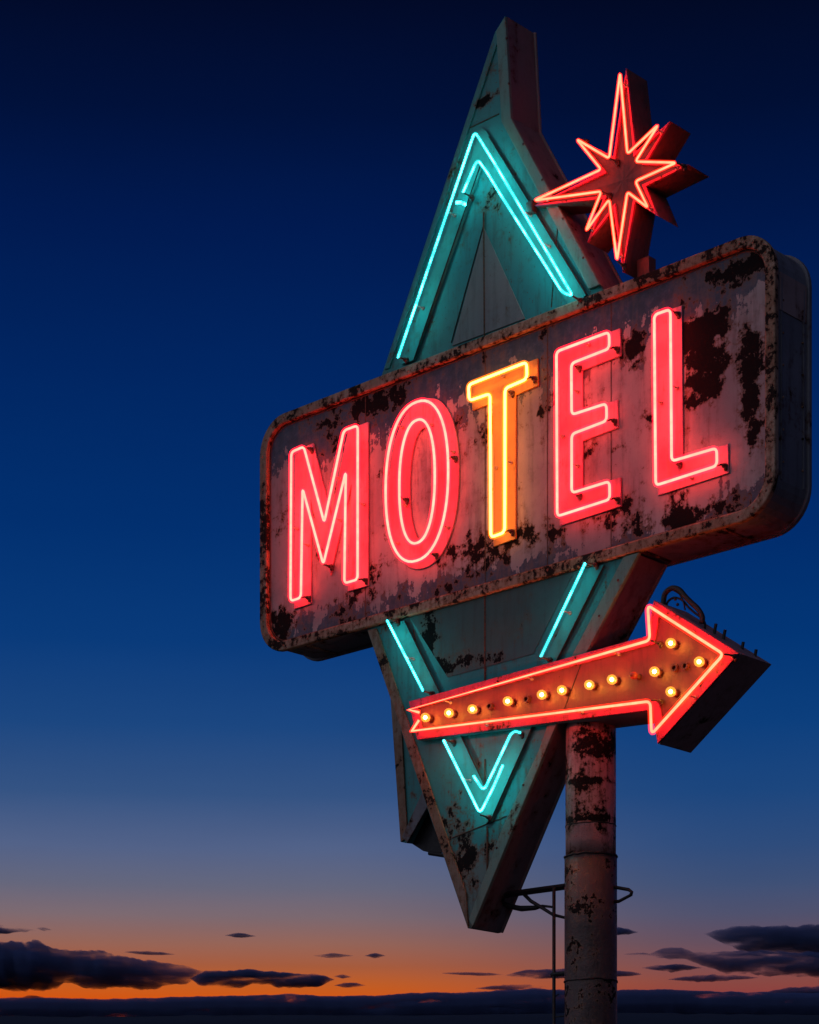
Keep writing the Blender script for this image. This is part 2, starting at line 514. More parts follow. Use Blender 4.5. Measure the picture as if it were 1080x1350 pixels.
def holder(parent, s, h, dp=DP, dn=DN, r=0.007):
    bm = cyl((s, dn + 0.012, h), (s, dp, h), r, 8)
    cyl((s, dp - 0.02, h), (s, dp, h), r * 2.2, 8, bm)
    obj('tube_support', bm, M['holder'], parent, True)


def electrode(parent, s, h, s2, h2, dp=DP, dn=DN):
    """blackened tube end bent back into its housing"""
    m = 0.45
    bm = sweep([(s, dn, h), (s + (s2 - s) * m, dn + 0.03, h + (h2 - h) * m), (s + (s2 - s) * m, dp - 0.03, h + (h2 - h) * m)], TR * 0.7, n=8)
    a, b = s + (s2 - s) * m, h + (h2 - h) * m
    cyl((a, dp - 0.045, b), (a, dp - 0.001, b), TR * 1.4, 10, bm, TR * 2.2)
    ball((a + 0.006, dp - 0.012, b - 0.018), TR * 1.9, bm, 1, (1, 0.6, 1.3))
    obj('electrode', bm, M['support'], parent, True)


def letter(char, pts, mplate, mneon, label, ends):
    poly = F2(pts, DN)
    let = obj('letter', prism(offset(poly, 0.050, 1.8), DP, DF - 0.001), mplate, sign, bevel=0.004, label=label)
    fil = fillet(poly, 0.045)
    neon_tube(at([tuple(v) for v in fil], DN), TR, True, mneon, let)
    n = len(poly)
    for i in ends:
        p = Vector(poly[i]); q = Vector(poly[(i + 1) % n]); k = p.lerp(q, 0.5)
        holder(let, k.x, k.y)
    c = Vector((sum(p[0] for p in poly) / n, sum(p[1] for p in poly) / n))
    return let, poly


lm, pm_ = letter('M', Mp, M['plate_pink'], M['neon_pink'], 'pink red neon letter M', (11, 2, 4, 7, 9))
for k, dx, dy in ((1, .05, -.03), (5, .06, .01), (8, .05, -.02), (10, .06, .02)):
    electrode(lm, pm_[k][0], pm_[k][1], pm_[k][0] + dx, pm_[k][1] + dy)
lt, pt_ = letter('T', Tp, M['plate_amber'], M['neon_amber'], 'amber neon letter T', (0, 3, 5))
for k, dx, dy in ((2, .03, .05), (4, .03, .05), (3, .03, -.05)):
    electrode(lt, pt_[k][0], pt_[k][1], pt_[k][0] + dx, pt_[k][1] + dy)
le, pe_ = letter('E', Ep, M['plate_pink'], M['neon_pink'], 'pink red neon letter E', (11, 3, 7, 0))
for k, dx, dy in ((2, .05, .03), (6, .05, .03), (10, .05, .03), (3, .05, -.05), (8, .05, -.02)):
    electrode(le, pe_[k][0], pe_[k][1], pe_[k][0] + dx, pe_[k][1] + dy)
ll, pl_ = letter('L', Lp, M['plate_pink'], M['neon_pink'], 'pink red neon letter L', (5, 1, 4))
for k, dx, dy in ((4, .05, .03), (1, .04, -.05), (2, .05, -.02)):
    electrode(ll, pl_[k][0], pl_[k][1], pl_[k][0] + dx, pl_[k][1] + dy)


def ell(l, r, t, b, n=56, e=2.25, d=DN):
    a, c = F(*l, d), F(*r, d)
    s0, s1 = a.x, c.x
    h1, h0 = F(*t, d).z, F(*b, d).z
    out = []
    for i in range(n):
        x, y = math.cos(2 * math.pi * i / n), math.sin(2 * math.pi * i / n)
        x = math.copysign(abs(x) ** (2 / e), x); y = math.copysign(abs(y) ** (2 / e), y)
        out.append((0.5 * (s0 + s1) + 0.5 * (s1 - s0) * x, 0.5 * (h0 + h1) + 0.5 * (h1 - h0) * y))
    return out


oo = ell((508.5, 645), (591, 622), (553, 528.5), (545, 740.5))
oi = ell((526.5, 645), (573.3, 626), (551.5, 553), (547.5, 716.5))
lo = obj('letter', ring(offset(oo, 0.050), offset(oi, -0.050), DP, DF - 0.001), M['plate_pink'], sign, bevel=0.004, label='pink red neon letter O')
neon_tube(at(oo, DN), TR, True, M['neon_pink'], lo)
neon_tube(at(oi, DN), TR, True, M['neon_pink'], lo)
for p in (oo[2], oo[20], oo[34], oo[50], oi[10], oi[30]): holder(lo, p[0], p[1])
electrode(lo, oo[45][0], oo[45][1], oo[45][0] + .05, oo[45][1] - .01)
electrode(lo, oo[1][0], oo[1][1], oo[1][0] + .03, oo[1][1] + .06)
electrode(lo, oi[29][0], oi[29][1], oi[29][0] + .03, oi[29][1] - .05)

# ------------------------------------------------------------------ the diamond pylon behind and below the cabinet
DY, DYB = 0.035, 0.46
pyl = thing('diamond_pylon', 'tall teal diamond pylon with turquoise neon chevrons running above and below the cabinet', 'sign pylon',
            (F(619, 1224, DY).x, 0.25, F(619, 1224, DY).z))


def cut_top(px0, py0, px1, py1, hz, d):
    """point of the line between two sights at height hz"""
    a, b = F(px0, py0, d), F(px1, py1, d)
    f = (hz - a.z) / (b.z - a.z)
    return (a.x + (b.x - a.x) * f, hz)


up = F2([(653, 42), (666, 21), (673, 155)], DY)
upoly = [cut_top(505, 490, 653, 42, H1 + 0.004, DY)] + up + [cut_top(673, 155, 792, 377, H1 + 0.004, DY)]
upper = obj('upper_panel', prism(upoly, DY, DYB), M['teal'], pyl)
lpoly = [cut_top(484, 829, 617, 1224, H0 - 0.004, DY), F2([(617, 1224)], DY)[0], F2([(622, 1223)], DY)[0], F2([(768, 868)], DY)[0],
         cut_top(842, 726, 772, 860, H0 - 0.004, DY)]
lower = obj('lower_panel', prism(lpoly, DY, DYB), M['teal'], pyl)


def plate(name, pts, d0, d1, mat, parent, bevel=0.003, label=None):
    return obj(name, prism(F2(pts, d0), d0, d1), mat, parent, bevel=bevel, label=label)


# dark sheet closing the right-hand sides
def side_sheet(poly2, parent, mat, d0, d1, t=0.006):
    bm = bmesh.new()
    P = [Vector(p) for p in poly2]
    for a, b in zip(P[:-1], P[1:]):
        e = (b - a).normalized(); nn = Vector((e.y, -e.x))
        if nn.x < 0: nn = -nn
        q = [a, b, b + nn * t, a + nn * t]
        prism([(v.x, v.y) for v in q], d0, d1, bm)
    return obj('side_sheet', bm, mat, parent)


side_sheet([upoly[2], upoly[3], upoly[4]], upper, M['dark'], DY + 0.02, DYB - 0.002)
side_sheet([lpoly[4], lpoly[3], lpoly[2]], lower, M['dark'], DY + 0.02, DYB - 0.002)
# rear flanges on those sides
for pp, par in (([upoly[2], upoly[3], upoly[4]], upper), ([lpoly[4], lpoly[3], lpoly[2]], lower)):
    obj('rear_flange', sweep([Vector((s + 0.012, DYB - 0.015, h)) for s, h in pp], 0.017, n=6), M['dark'], par)

DS = -0.005
plate('frame_strip', [(654, 41), (666, 21.5), (673.5, 155), (791, 375), (776, 381), (661, 160)], DS, DY - 0.001, M['teal_strip'], upper, 0.006)
plate('frame_strip', [(507, 487), (654, 41), (657, 52), (513, 485)], DY - 0.015, DY - 0.001, M['teal'], upper, 0.004)
plate('frame_strip', [(842.5, 728), (769, 868), (623, 1222), (618, 1212), (662, 1092), (710, 990), (752, 868), (822, 734)], DS, DY - 0.001, M['teal_strip'], lower, 0.006)
plate('frame_strip', [(484.5, 831), (617, 1223), (614, 1178), (496, 828)], DY - 0.022, DY - 0.001, M['rust_strip'], lower, 0.004)
# tube beds
DB0 = 0.006
plate('tube_bed', [(529, 480.5), (634, 168), (641, 172), (664, 210), (773, 388), (769, 393), (748, 401), (648, 236), (637, 214), (545, 475)], DB0, DY - 0.001, M['teal_plate'], upper)
plate('tube_bed', [(514, 823), (533, 818), (581, 915), (639, 1035), (690, 955), (717, 873), (776, 750), (796, 744), (734, 870), (702, 958), (648, 1083), (640, 1086), (588, 980), (562, 916)],
      DB0, DY - 0.001, M['teal_plate'], lower)
plate('inset_panel', [(638, 300), (692, 420), (596, 456)], DY - 0.012, DY - 0.001, M['grey'], upper)
plate('inset_panel', [(540, 814), (757, 753), (703, 862), (590, 893)], DY - 0.008, DY - 0.001,
      weathered('dirty lower inset paint', (0.030, 0.135, 0.14), (0.040, 0.10, 0.10), (0.006, 0.007, 0.008), (0.10, 0.13, 0.10), peel=0.60, speck=0.72, scale=1.3,
                blobs=[(tuple(F(565, 835, DY) - Vector((F(619, 1224, DY).x, 0.25, F(619, 1224, DY).z))), (0.22, 9, 0.42), 0.20),
                       (tuple(F(590, 880, DY) - Vector((F(619, 1224, DY).x, 0.25, F(619, 1224, DY).z))), (0.75, 9, 0.16), 0.22)], seed=21.0), lower)
# black strips drawn as the shadow gap beside the beds
for pts, par in ((((633, 219), (545.5, 475)), upper), (((645, 180), (664, 211), (773, 388)), upper),
                 (((534, 819), (581, 915), (606, 966), (639, 1036), (650, 1016)), lower), (((796.5, 746), (734.5, 870), (702, 958), (648, 1080), (642, 1086)), lower)):
    obj('shadow_gap', sweep([F(x, y, DB0 - 0.002) for x, y in pts], 0.0075, n=6), M['black'], par)
# upright centre joint
a, b = F(639, 280, DY), F(640, 478, DY)
obj('seam', sweep([a + Vector((0, -0.012, 0)), Vector((b.x, DY - 0.012, H1 + 0.01))], 0.009, n=6), M['seam'], upper)
for y0, y1 in ((772, 897), (1001, 1034), (1090, 1178)):
    obj('seam', sweep([F(639.5 + (y0 > 1050) * 3, y0, DY - 0.008), F(639.5 + (y0 > 1050) * 3, y1, DY - 0.008)], 0.009, n=6), M['seam'], lower)
for (xa, ya, xb, yb), par in (((658, 150, 612, 172), upper), ((735, 300, 727, 405), upper), ((560, 905, 545, 830), lower), ((596, 1105, 668, 1076), lower)):
    obj('seam', sweep([F(xa, ya, DY - 0.003), F(xb, yb, DY - 0.003)], 0.006, n=5), M['seam'], par)
# inner triangle edge wires
obj('seam', sweep([F(637, 300, DY - 0.006), F(595, 452, DY - 0.006)], 0.006, n=5), M['black'], upper)


def tube(pts, parent, mat, r=0.5, d=DN, rad=0.0084, closed=False):
    P = [tuple(p) for p in F2(pts, d)]
    f = fillet(P, 0.06, closed)
    return neon_tube(at([tuple(v) for v in f], d), rad, closed, mat, parent)


DC = -0.105
tube([(524.5, 472), (626, 173), (649, 210), (730.7, 348), (755.5, 390.5), (741, 385), (725, 359), (684.4, 295), (659, 254.8), (642, 226.7), (629.6, 209.6), (610.4, 254)], upper, M['neon_teal'], d=DC)
tube([(510.5, 818), (535, 866), (558, 911)], lower, M['neon_teal'], d=DC)
tube([(772, 742), (713, 866)], lower, M['neon_teal'], d=DC)
tube([(585, 976), (633, 1073), (651, 1037), (663, 1009)], lower, M['neon_teal'], d=DC)
tube([(624.5, 1023), (637.8, 1043), (656, 1005), (673.4, 968), (679, 964), (686, 966)], lower, M['neon_teal'], d=DC)
for (x, y, dx, dy), par in (((524.5, 472, .04, .01), upper), ((610.4, 254, .05, -.03), upper), ((755, 390, .03, -.03), upper), ((510.5, 818, .10, -.01), lower), ((558, 911, .05, -.02), lower),
                            ((772, 742, .09, -.02), lower), ((713, 866, .06, -.03), lower), ((585, 976, .08, -.02), lower), ((674.4, 966, .08, -.01), lower), ((633, 1074, .05, -.03), lower)):
    p = F(x, y, DC)
    electrode(par, p.x, p.z, p.x + dx, p.z + dy, DB0, DC)
p = F(601.5, 267, DC)
obj('tube_stub', sweep([p, p + Vector((0.02, 0.05, 0.012)), p + Vector((0.02, 0.105, 0.012))], 0.014, n=8), M['neon_teal'], upper, True)
for x, y, par in ((548, 402, upper), (590, 279, upper), (690, 279, upper), (715, 320, upper), (535, 866, lower), (742, 805, lower), (610, 1027, lower)):
    p = F(x, y, DC); holder(par, p.x, p.z, DB0, DC)

# the fin hung behind the lower left edge, with its torn open end
DFN = 0.30
fpx = [(497, 862), (513.5, 902), (528, 1110), (536, 1111), (566, 1050), (598, 1070), (560, 930)]
fin = plate('fin', fpx, DFN, DFN + 0.09, M['teal'], pyl)
plate('frame_strip', [(503, 874), (513.5, 902), (528, 1110), (537, 1104), (528.5, 952), (524, 900)], DFN - 0.022, DFN - 0.001, M['rust_strip'], fin, 0.004)
plate('frame_strip', [(530, 1103), (536.5, 1111), (570, 1052), (560, 1037)], DFN - 0.024, DFN - 0.001, M['dark'], fin, 0.004)
bm = prism(F2([(541, 1111), (564, 1050), (600, 1062), (603, 1116), (574, 1126), (558, 1122)], DFN + 0.10), DFN + 0.10, DFN + 0.13)
obj('torn_end', bm, M['steel'], fin)
bm = sweep([F(566, 1125, DFN + 0.08), F(592, 1129, DFN + 0.08)], 0.02, n=8)
obj('stub_pipe', bm, M['steel'], fin)
# bolts along the frame
for x, y, par in ((668, 50, upper), (671, 110, upper), (690, 190, upper), (715, 237, upper), (742, 288, upper), (769, 340, upper),
                  (815, 765, lower), (790, 812, lower), (690, 1035, lower), (655, 1118, lower)):
    p = F(x, y, DS); obj('bolt', ball((p.x, DS, p.z), 0.014, None, 1), M['support'], par)

# ------------------------------------------------------------------ the star
DSF = -0.055
star = thing('star_sign', 'eight-pointed red star outlined in orange red neon standing on top of the cabinet', 'neon star', (F(822, 360, 0.1).x, 0.1, H1))
sp = [(817.7, 95.6), (827.3, 203), (868.5, 163.8), (837.7, 212.9), (891.8, 214.3), (837.7, 238.9), (854.5, 273.8), (827.3, 252.9),
      (813.6, 343.6), (803.3, 262.5), (772.2, 305), (793.1, 252.1), (704.6, 264.2), (792.7, 223.2), (760.6, 183.5), (803.3, 208.8)]
DSN = DSF - 0.095
s2 = F2(sp, DSN)
so = offset(s2, 0.030, 2.4)
si = offset(s2, 0.004, 2.0)
sbody = obj('body', prism(so, DSF + 0.012, DSF + 0.285), M['star_side'], star)
# faceted face, a little higher in the middle
bm = bmesh.new()
cc = F(814, 233, DSN)
vs = [bm.verts.new((s, DSF + 0.011, h)) for s, h in offset(s2, 0.028, 2.4)]
vc = bm.verts.new((cc.x, DSF - 0.012, cc.z))
for i in range(len(vs)): bm.faces.new((vs[i], vs[(i + 1) % len(vs)], vc))
bm.faces.new(list(reversed(vs)))
obj('face', bm, M['star'], star)
obj('rim', ring(so, si, DSF - 0.012, DSF + 0.0115), M['arrow_rim'], star)
neon_tube(at([tuple(v) for v in fillet(s2, 0.035)], DSN), TR * 0.78, True, M['neon_red'], star, 2.0)
for i in range(0, 16, 2):
    k = Vector(s2[i]).lerp(Vector(s2[(i + 1) % 16]), 0.12)
    holder(star, k.x, k.y, DSF, DSN)
for i, dx, dy in ((15, .05, -.02), (11, .05, -.03), (8, .04, -.05), (4, .05, -.03), (14, .10, -.02)):
    electrode(star, s2[i][0], s2[i][1], s2[i][0] + dx, s2[i][1] + dy, DSF, DSN)
pb = F(822, 352, DSF)
obj('mount_post', box((pb.x + 0.10, DSF + 0.20, 0.5 * (H1 + pb.z + 0.10)), (0.13, 0.10, pb.z + 0.10 - H1 - 0.004)), M['star_side'], star)
pw = F(699, 272, DSF)
obj('tip_clamp', box((pw.x - 0.01, DSF + 0.03, pw.z), (0.09, 0.07, 0.11)), M['support'], star, bevel=0.015)

# ------------------------------------------------------------------ the arrow
DAF, DAN = -0.045, -0.185
ap = [(539, 935.6), (857, 844.2), (854, 798), (954.2, 862.6), (859, 968.3), (857.5, 924.5), (543, 963.8)]
a2 = F2(ap, DAN)
arrow = thing('arrow_sign', 'red arrow box with bulbs and neon outline pointing right below the cabinet', 'arrow sign', (F(800, 945, 0.1).x, 0.1, F(800, 945, 0.1).z))
abpx = [(540, 925), (855, 838.5), (863, 791.5), (975.5, 861.5), (868, 981), (861, 936), (551, 975.5)]
ab = F2(abpx, DAF)
body_ = obj('body', prism(ab, DAF + 0.02, DY - 0.012), M['arrow_side'], arrow)
# full-depth box from the pylon's edge to the tip
rearpx = [(800, 853.5), (855, 838.5), (863, 791.5), (975.5, 861.5), (868, 981), (861, 936), (742, 951.5)]
obj('rear_box', prism(F2(rearpx, DAF), DY - 0.012, DAF + 0.47), M['arrow_side'], arrow, bevel=0.004)
ai = offset(ab, -0.085, 2.2)
obj('face_panel', prism(offset(ab, -0.01), DAF + 0.008, DAF + 0.0195), M['arrow_face'], arrow)
obj('rim', ring(ab, ai, DAF - 0.012, DAF + 0.0075), M['arrow_rim'], arrow, bevel=0.004)
f1 = [F(552.5, 939.2, DAN + 0.02)] + [Vector((v[0], DAN, v[1])) for v in fillet(a2, 0.05, False)] + [F(552.5, 949.5, DAN + 0.02)]
neon_tube(f1, TR, False, M['neon_red'], arrow)
for i, f in ((0, .15), (0, .5), (0, .85), (2, .5), (3, .5), (5, .3), (5, .7)):
    k = Vector(a2[i]).lerp(Vector(a2[i + 1]), f); holder(arrow, k.x, k.y, DAF - 0.012, DAN)
for i, dx, dy in ((1, .05, -.02), (3, .08, -.01), (5, .05, .03)):
    electrode(arrow, a2[i][0], a2[i][1], a2[i][0] + dx, a2[i][1] + dy, DAF - 0.012, DAN)
DBU = DAF - 0.075
lit = [(561, 946), (592, 940), (623, 935), (669.5, 924.5), (714.5, 916), (741, 910), (777, 903), (807, 896), (863, 885.5), (884.5, 848), (884.5, 912), (922, 872.5)]


def bulb(x, y, mat, r=0.043, on=True):
    p = F(x, y, DBU)
    o = obj('light_bulb', ball(p, r, None, 3, (1, 1.15, 1)), mat, arrow, True, label=None if on else 'dead dull red bulb')
    obj('socket', cyl((p.x, DBU + r * 0.95, p.z), (p.x, DAF + 0.007, p.z), r * 0.62, 12, None, r * 0.8), M['socket'], o, True)
    if on:
        obj('filament', ball((p.x, DBU - 0.002, p.z), r * 0.42, None, 2), M['filament'], o, True)
    return o


for x, y in lit: bulb(x, y, M['bulb'])
bulb(835.5, 890.5, M['bulb_dim'], 0.034, False)
for x, y in ((643.5, 930.5), (692, 921), (887, 880), (901, 877.5)):
    p = F(x + 4, y + 1, DAF)
    obj('empty_socket', ring([(p.x + .034 * math.cos(t * math.pi / 8), p.z + .034 * math.sin(t * math.pi / 8)) for t in range(16)],
                             [(p.x + .020 * math.cos(t * math.pi / 8), p.z + .020 * math.sin(t * math.pi / 8)) for t in range(16)], DAF - 0.03, DAF + 0.0075), M['socket'], arrow)
p1, p2 = F(767, 873, DAF + 0.006), F(744, 935, DAF + 0.006)
obj('seam', sweep([p1, p2], 0.004, n=5), M['black'], arrow)
for x, y, dd in ((943, 828, .2), (955, 836, .22), (979, 852, .3), (996, 862, .36)):
    p = F(x, y, DAF + dd)
    obj('bolt', cyl((p.x - 0.01, p.y, p.z - 0.05), (p.x + 0.01, p.y, p.z + 0.035), 0.014, 8), M['black'], arrow)

# loose supply cable looping over the arrow head
cable = thing('cable', 'loose black supply cable looping over the top edge of the arrow head', 'cable', tuple(F(876, 798, 0.06)))
DCB = 0.08
pts = [F(x, y, DCB) for x, y in ((874, 806), (875, 792), (877.5, 782), (886, 775.5), (896, 778), (904, 787), (912, 795), (920.5, 803), (926, 813), (925.5, 824))]
cp = []
for i in range(len(pts) - 1):
    for q in range(4):
        f = q / 4; p0, p1, p2, p3 = pts[max(i - 1, 0)], pts[i], pts[i + 1], pts[min(i + 2, len(pts) - 1)]
        cp.append(0.5 * ((2 * p1) + (p2 - p0) * f + (2 * p0 - 5 * p1 + 4 * p2 - p3) * f * f + (3 * p1 - p0 - 3 * p2 + p3) * f ** 3))
obj('main_lead', sweep(cp, 0.024, n=8), M['black'], cable, True)
obj('thin_lead', sweep([v + Vector((0.0, 0.04, -0.03 - 0.05 * math.sin(3.1 * i / len(cp)))) for i, v in enumerate(cp)], 0.010, n=6), M['black'], cable, True)
obj('thin_lead', sweep([F(x, y, DCB + 0.02) for x, y in ((888, 778), (896, 783), (901, 792), (903.5, 804))], 0.007, n=6), M['black'], cable, True)
for x, y in ((890.5, 790), (893.5, 797)):
    obj('tie', ball(F(x, y, DCB + 0.01), 0.016, None, 1), M['black'], cable, True)

# ------------------------------------------------------------------ pole, bracket, conduit
DPO = 0.27
pc = F(779, 1000, DPO)
zg = -ORG.z                                     # ground level in sign coordinates
dist = (to_world(pc) - EYE).dot(Vector((0, 1, 0)))
PR = 33.2 * dist / FPX
h_seam, h_b2, h_top = F(779, 1131, DPO).z, F(779, 1090, DPO).z, F(779, 953, DPO).z
pole = thing('sign_pole', 'stout round steel pole with peeling red-lit paint carrying the arrow and pylon', 'pole', (pc.x, DPO, zg))


def pipe(h0, h1, r, n=40, dome=0.0):
    bm = bmesh.new(); hs = [h0 + (h1 - h0) * i / 8 for i in range(9)]
    prof = [(r, h) for h in hs]
    if dome: prof += [(r * 0.96, h1 + dome * 0.5), (r * 0.86, h1 + dome)]
    rg = [[bm.verts.new((pc.x + rr * math.cos(2 * math.pi * k / n), DPO + rr * math.sin(2 * math.pi * k / n), h)) for k in range(n)] for rr, h in prof]
    for a, b in zip(rg[:-1], rg[1:]):
        for k in range(n): bm.faces.new((a[k], a[(k + 1) % n], b[(k + 1) % n], b[k]))
    bm.faces.new(list(reversed(rg[0]))); bm.faces.new(rg[-1])
    return bm


def smooth_by_angle(o):
    for p in o.data.polygons: p.use_smooth = len(p.vertices) == 4
    return o


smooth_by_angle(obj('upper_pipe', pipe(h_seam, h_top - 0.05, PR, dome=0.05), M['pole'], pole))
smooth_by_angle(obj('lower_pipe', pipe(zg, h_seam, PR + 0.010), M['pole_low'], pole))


def collar(h, r, t, mat=M['steel'], wob=0.003):
    n = 40
    return obj('weld_ring', sweep([Vector((pc.x + (r + random.uniform(0, wob)) * math.cos(2 * math.pi * k / n), DPO + (r + random.uniform(0, wob)) * math.sin(2 * math.pi * k / n),
                                           h + random.uniform(-wob, wob) * 2)) for k in range(n)], t, True, 6), mat, pole, True)


collar(h_seam + 0.004, PR + 0.006, 0.011)
collar(h_b2, PR - 0.002, 0.006)
collar(F(779, 1295, DPO).z, PR + 0.010, 0.007)
obj('base_plate', prism([(pc.x + a * 0.42, DPO + b * 0.42) for a, b in ((-1, -1), (1, -1), (1, 1), (-1, 1))], zg + 0.001, zg + 0.04), M['steel'], pole) if False else None
# bent bar loop on the right of the pole
hl = F(812, 1170, DPO).z
lp = []
for x, y in ((806, 1169), (812, 1170), (829, 1173), (833, 1176), (832, 1180), (816, 1188.5), (806, 1189)):
    lp.append(F(x, y, DPO + 0.05))
obj('bar_loop', sweep(lp, 0.016, n=8), M['steel'], pole, True)

DBR = 0.30
br = thing('support_bracket', 'dark steel bracket tying the pylon toe to the pole', 'bracket', tuple(F(650, 1182, DBR)))
obj('arm', sweep([F(648, 1182, DBR), F(690, 1176.5, DBR), F(745, 1169, DBR)], 0.030, n=4), M['steel'], br)
obj('strap', sweep([F(x, y, DBR + 0.03) for x, y in ((655, 1187), (672, 1195), (687, 1198), (705, 1197), (716, 1194.5), (730, 1196))],
                   [0.02, 0.028, 0.03, 0.024, 0.014, 0.012], n=6), M['steel'], br, True)
obj('brace', sweep([F(x, y, DBR) for x, y in ((689, 1177), (700, 1188), (715, 1197), (729, 1206), (745, 1210))], [0.02, 0.018, 0.017, 0.015, 0.013], n=8), M['steel'], br, True)
con = thing('conduit', 'thin vertical conduit pipe running up beside the pole', 'conduit', (F(731, 1300, DBR).x, DBR - 0.05, zg))
cx = F(730.5, 1250, DBR - 0.05)
obj('pipe', cyl((cx.x, DBR - 0.05, zg), (cx.x, DBR - 0.05, F(731, 1172, DBR).z), 0.0165, 10), M['steel'], con, True)
for y, r in ((1285, 0.021), (1341, 0.006)):
    q = F(731, y, DBR - 0.05)
    obj('clip', cyl((q.x - (0.03 if r > 0.01 else 0), q.y, q.z), (pc.x - PR * 0.92, DBR - 0.05, q.z), r, 8), M['steel'], con)
q = F(731, 1315, DBR - 0.05)
obj('wire_end', cyl((q.x, q.y, q.z), (q.x + 0.05, q.y, q.z + 0.025), 0.005, 6), M['steel'], con)

# ------------------------------------------------------------------ ground and hills
def link_world(name, bm, mat, smooth=True):
    me = bpy.data.meshes.new(name); bm.to_mesh(me); bm.free(); me.materials.append(mat)
    if smooth:
        for p in me.polygons: p.use_smooth = True
    o = bpy.data.objects.new(name, me); COL.objects.link(o)
    return o


def ground_mat(name, c1, c2, sc):
    T = NT(name)
    co = T.n('ShaderNodeNewGeometry').outputs['Position']
    n = T.noise(co, sc, 8, 0.65)
    b = T.n('ShaderNodeBsdfPrincipled', Roughness=0.95)
    T.put(b.inputs['Base Color'], T.mix(T.ss(n, 0.35, 0.65), c1, c2))
    T.t.links.new(b.outputs[0], T.out.inputs[0])
    return T.m


bm = bmesh.new()
rad = [0.5, 6, 15, 30, 60, 150, 400, 1200, 4000, 14000]
N = 64
rr = [[bm.verts.new((r * math.cos(2 * math.pi * k / N), r * math.sin(2 * math.pi * k / N), 0)) for k in range(N)] for r in rad]
bm.faces.new(rr[0])
for a, b in zip(rr[:-1], rr[1:]):
    for k in range(N): bm.faces.new((a[k], b[k], b[(k + 1) % N], a[(k + 1) % N]))
tag(link_world('ground', bm, ground_mat('dry roadside gravel', (0.10, 0.085, 0.07), (0.06, 0.05, 0.04), 0.9)), kind='structure')

bm = bmesh.new()
NX, NY = 260, 34
RIDGE = 1650.0
grid = []
for j in range(NY):
    y = 700 + 2300 * j / (NY - 1)
    row = []
    for i in range(NX):
        x = -1300 + 2600 * i / (NX - 1)
        f = max(0.0, min(1.0, (y - 700) / (RIDGE - 700)))
        f = f * f * (3 - 2 * f)
        back = max(0.0, (y - RIDGE) / 1400)
        # ridge line seen at 6.9 degrees
        pxx = HX + FPX * x / RIDGE
        top = 1334.5 + 1.6 * math.sin(pxx / 210.0 + 0.6) + 1.0 * math.sin(pxx / 71.0) + 2.0 * (mnoise.noise(Vector((pxx / 24.0, 3.1, 0))))
        zr = 1.6 + (HY - top) / FPX * RIDGE
        z = f * zr * min(1.0, y / RIDGE) - back * 60 + (mnoise.noise(Vector((x / 160, y / 160, 0))) * 14 * f * (1 - f) if y < RIDGE else 0) - 0.6
        row.append(bm.verts.new((x, y, z)))
    grid.append(row)
for j in range(NY - 1):
    for i in range(NX - 1):
        bm.faces.new((grid[j][i], grid[j][i + 1], grid[j + 1][i + 1], grid[j + 1][i]))
tag(link_world('hills', bm, ground_mat('haze-blue woods', (0.004, 0.014, 0.044), (0.006, 0.019, 0.055), 0.03)), kind='structure')  # distance haze put into the navy base colour

# ------------------------------------------------------------------ clouds low over the hills
def cloud_mat(name, dens, hi):
    T = NT(name)
    p = T.n('ShaderNodeNewGeometry').outputs['Position']
    n = T.noise(T.vmath('MULTIPLY', p, (0.0052, 0.0035, 0.040)), 1.0, 5, 0.62)
    d = T.math('MULTIPLY', T.ss(n, 0.34, hi), dens)
    v = T.n('ShaderNodeVolumePrincipled', Density=d)
    T.put(v.inputs['Color'], (0.20, 0.30, 0.74))
    v.inputs['Anisotropy'].default_value = 0.0
    T.t.links.new(v.outputs[0], T.out.inputs['Volume'])
    return T.m


CM, CM_THIN = cloud_mat('dusk cloud vapour', 0.024, 0.50), cloud_mat('thin dusk cloud vapour', 0.055, 0.54)
CM_BANK = cloud_mat('low bank vapour', 0.045, 0.42)


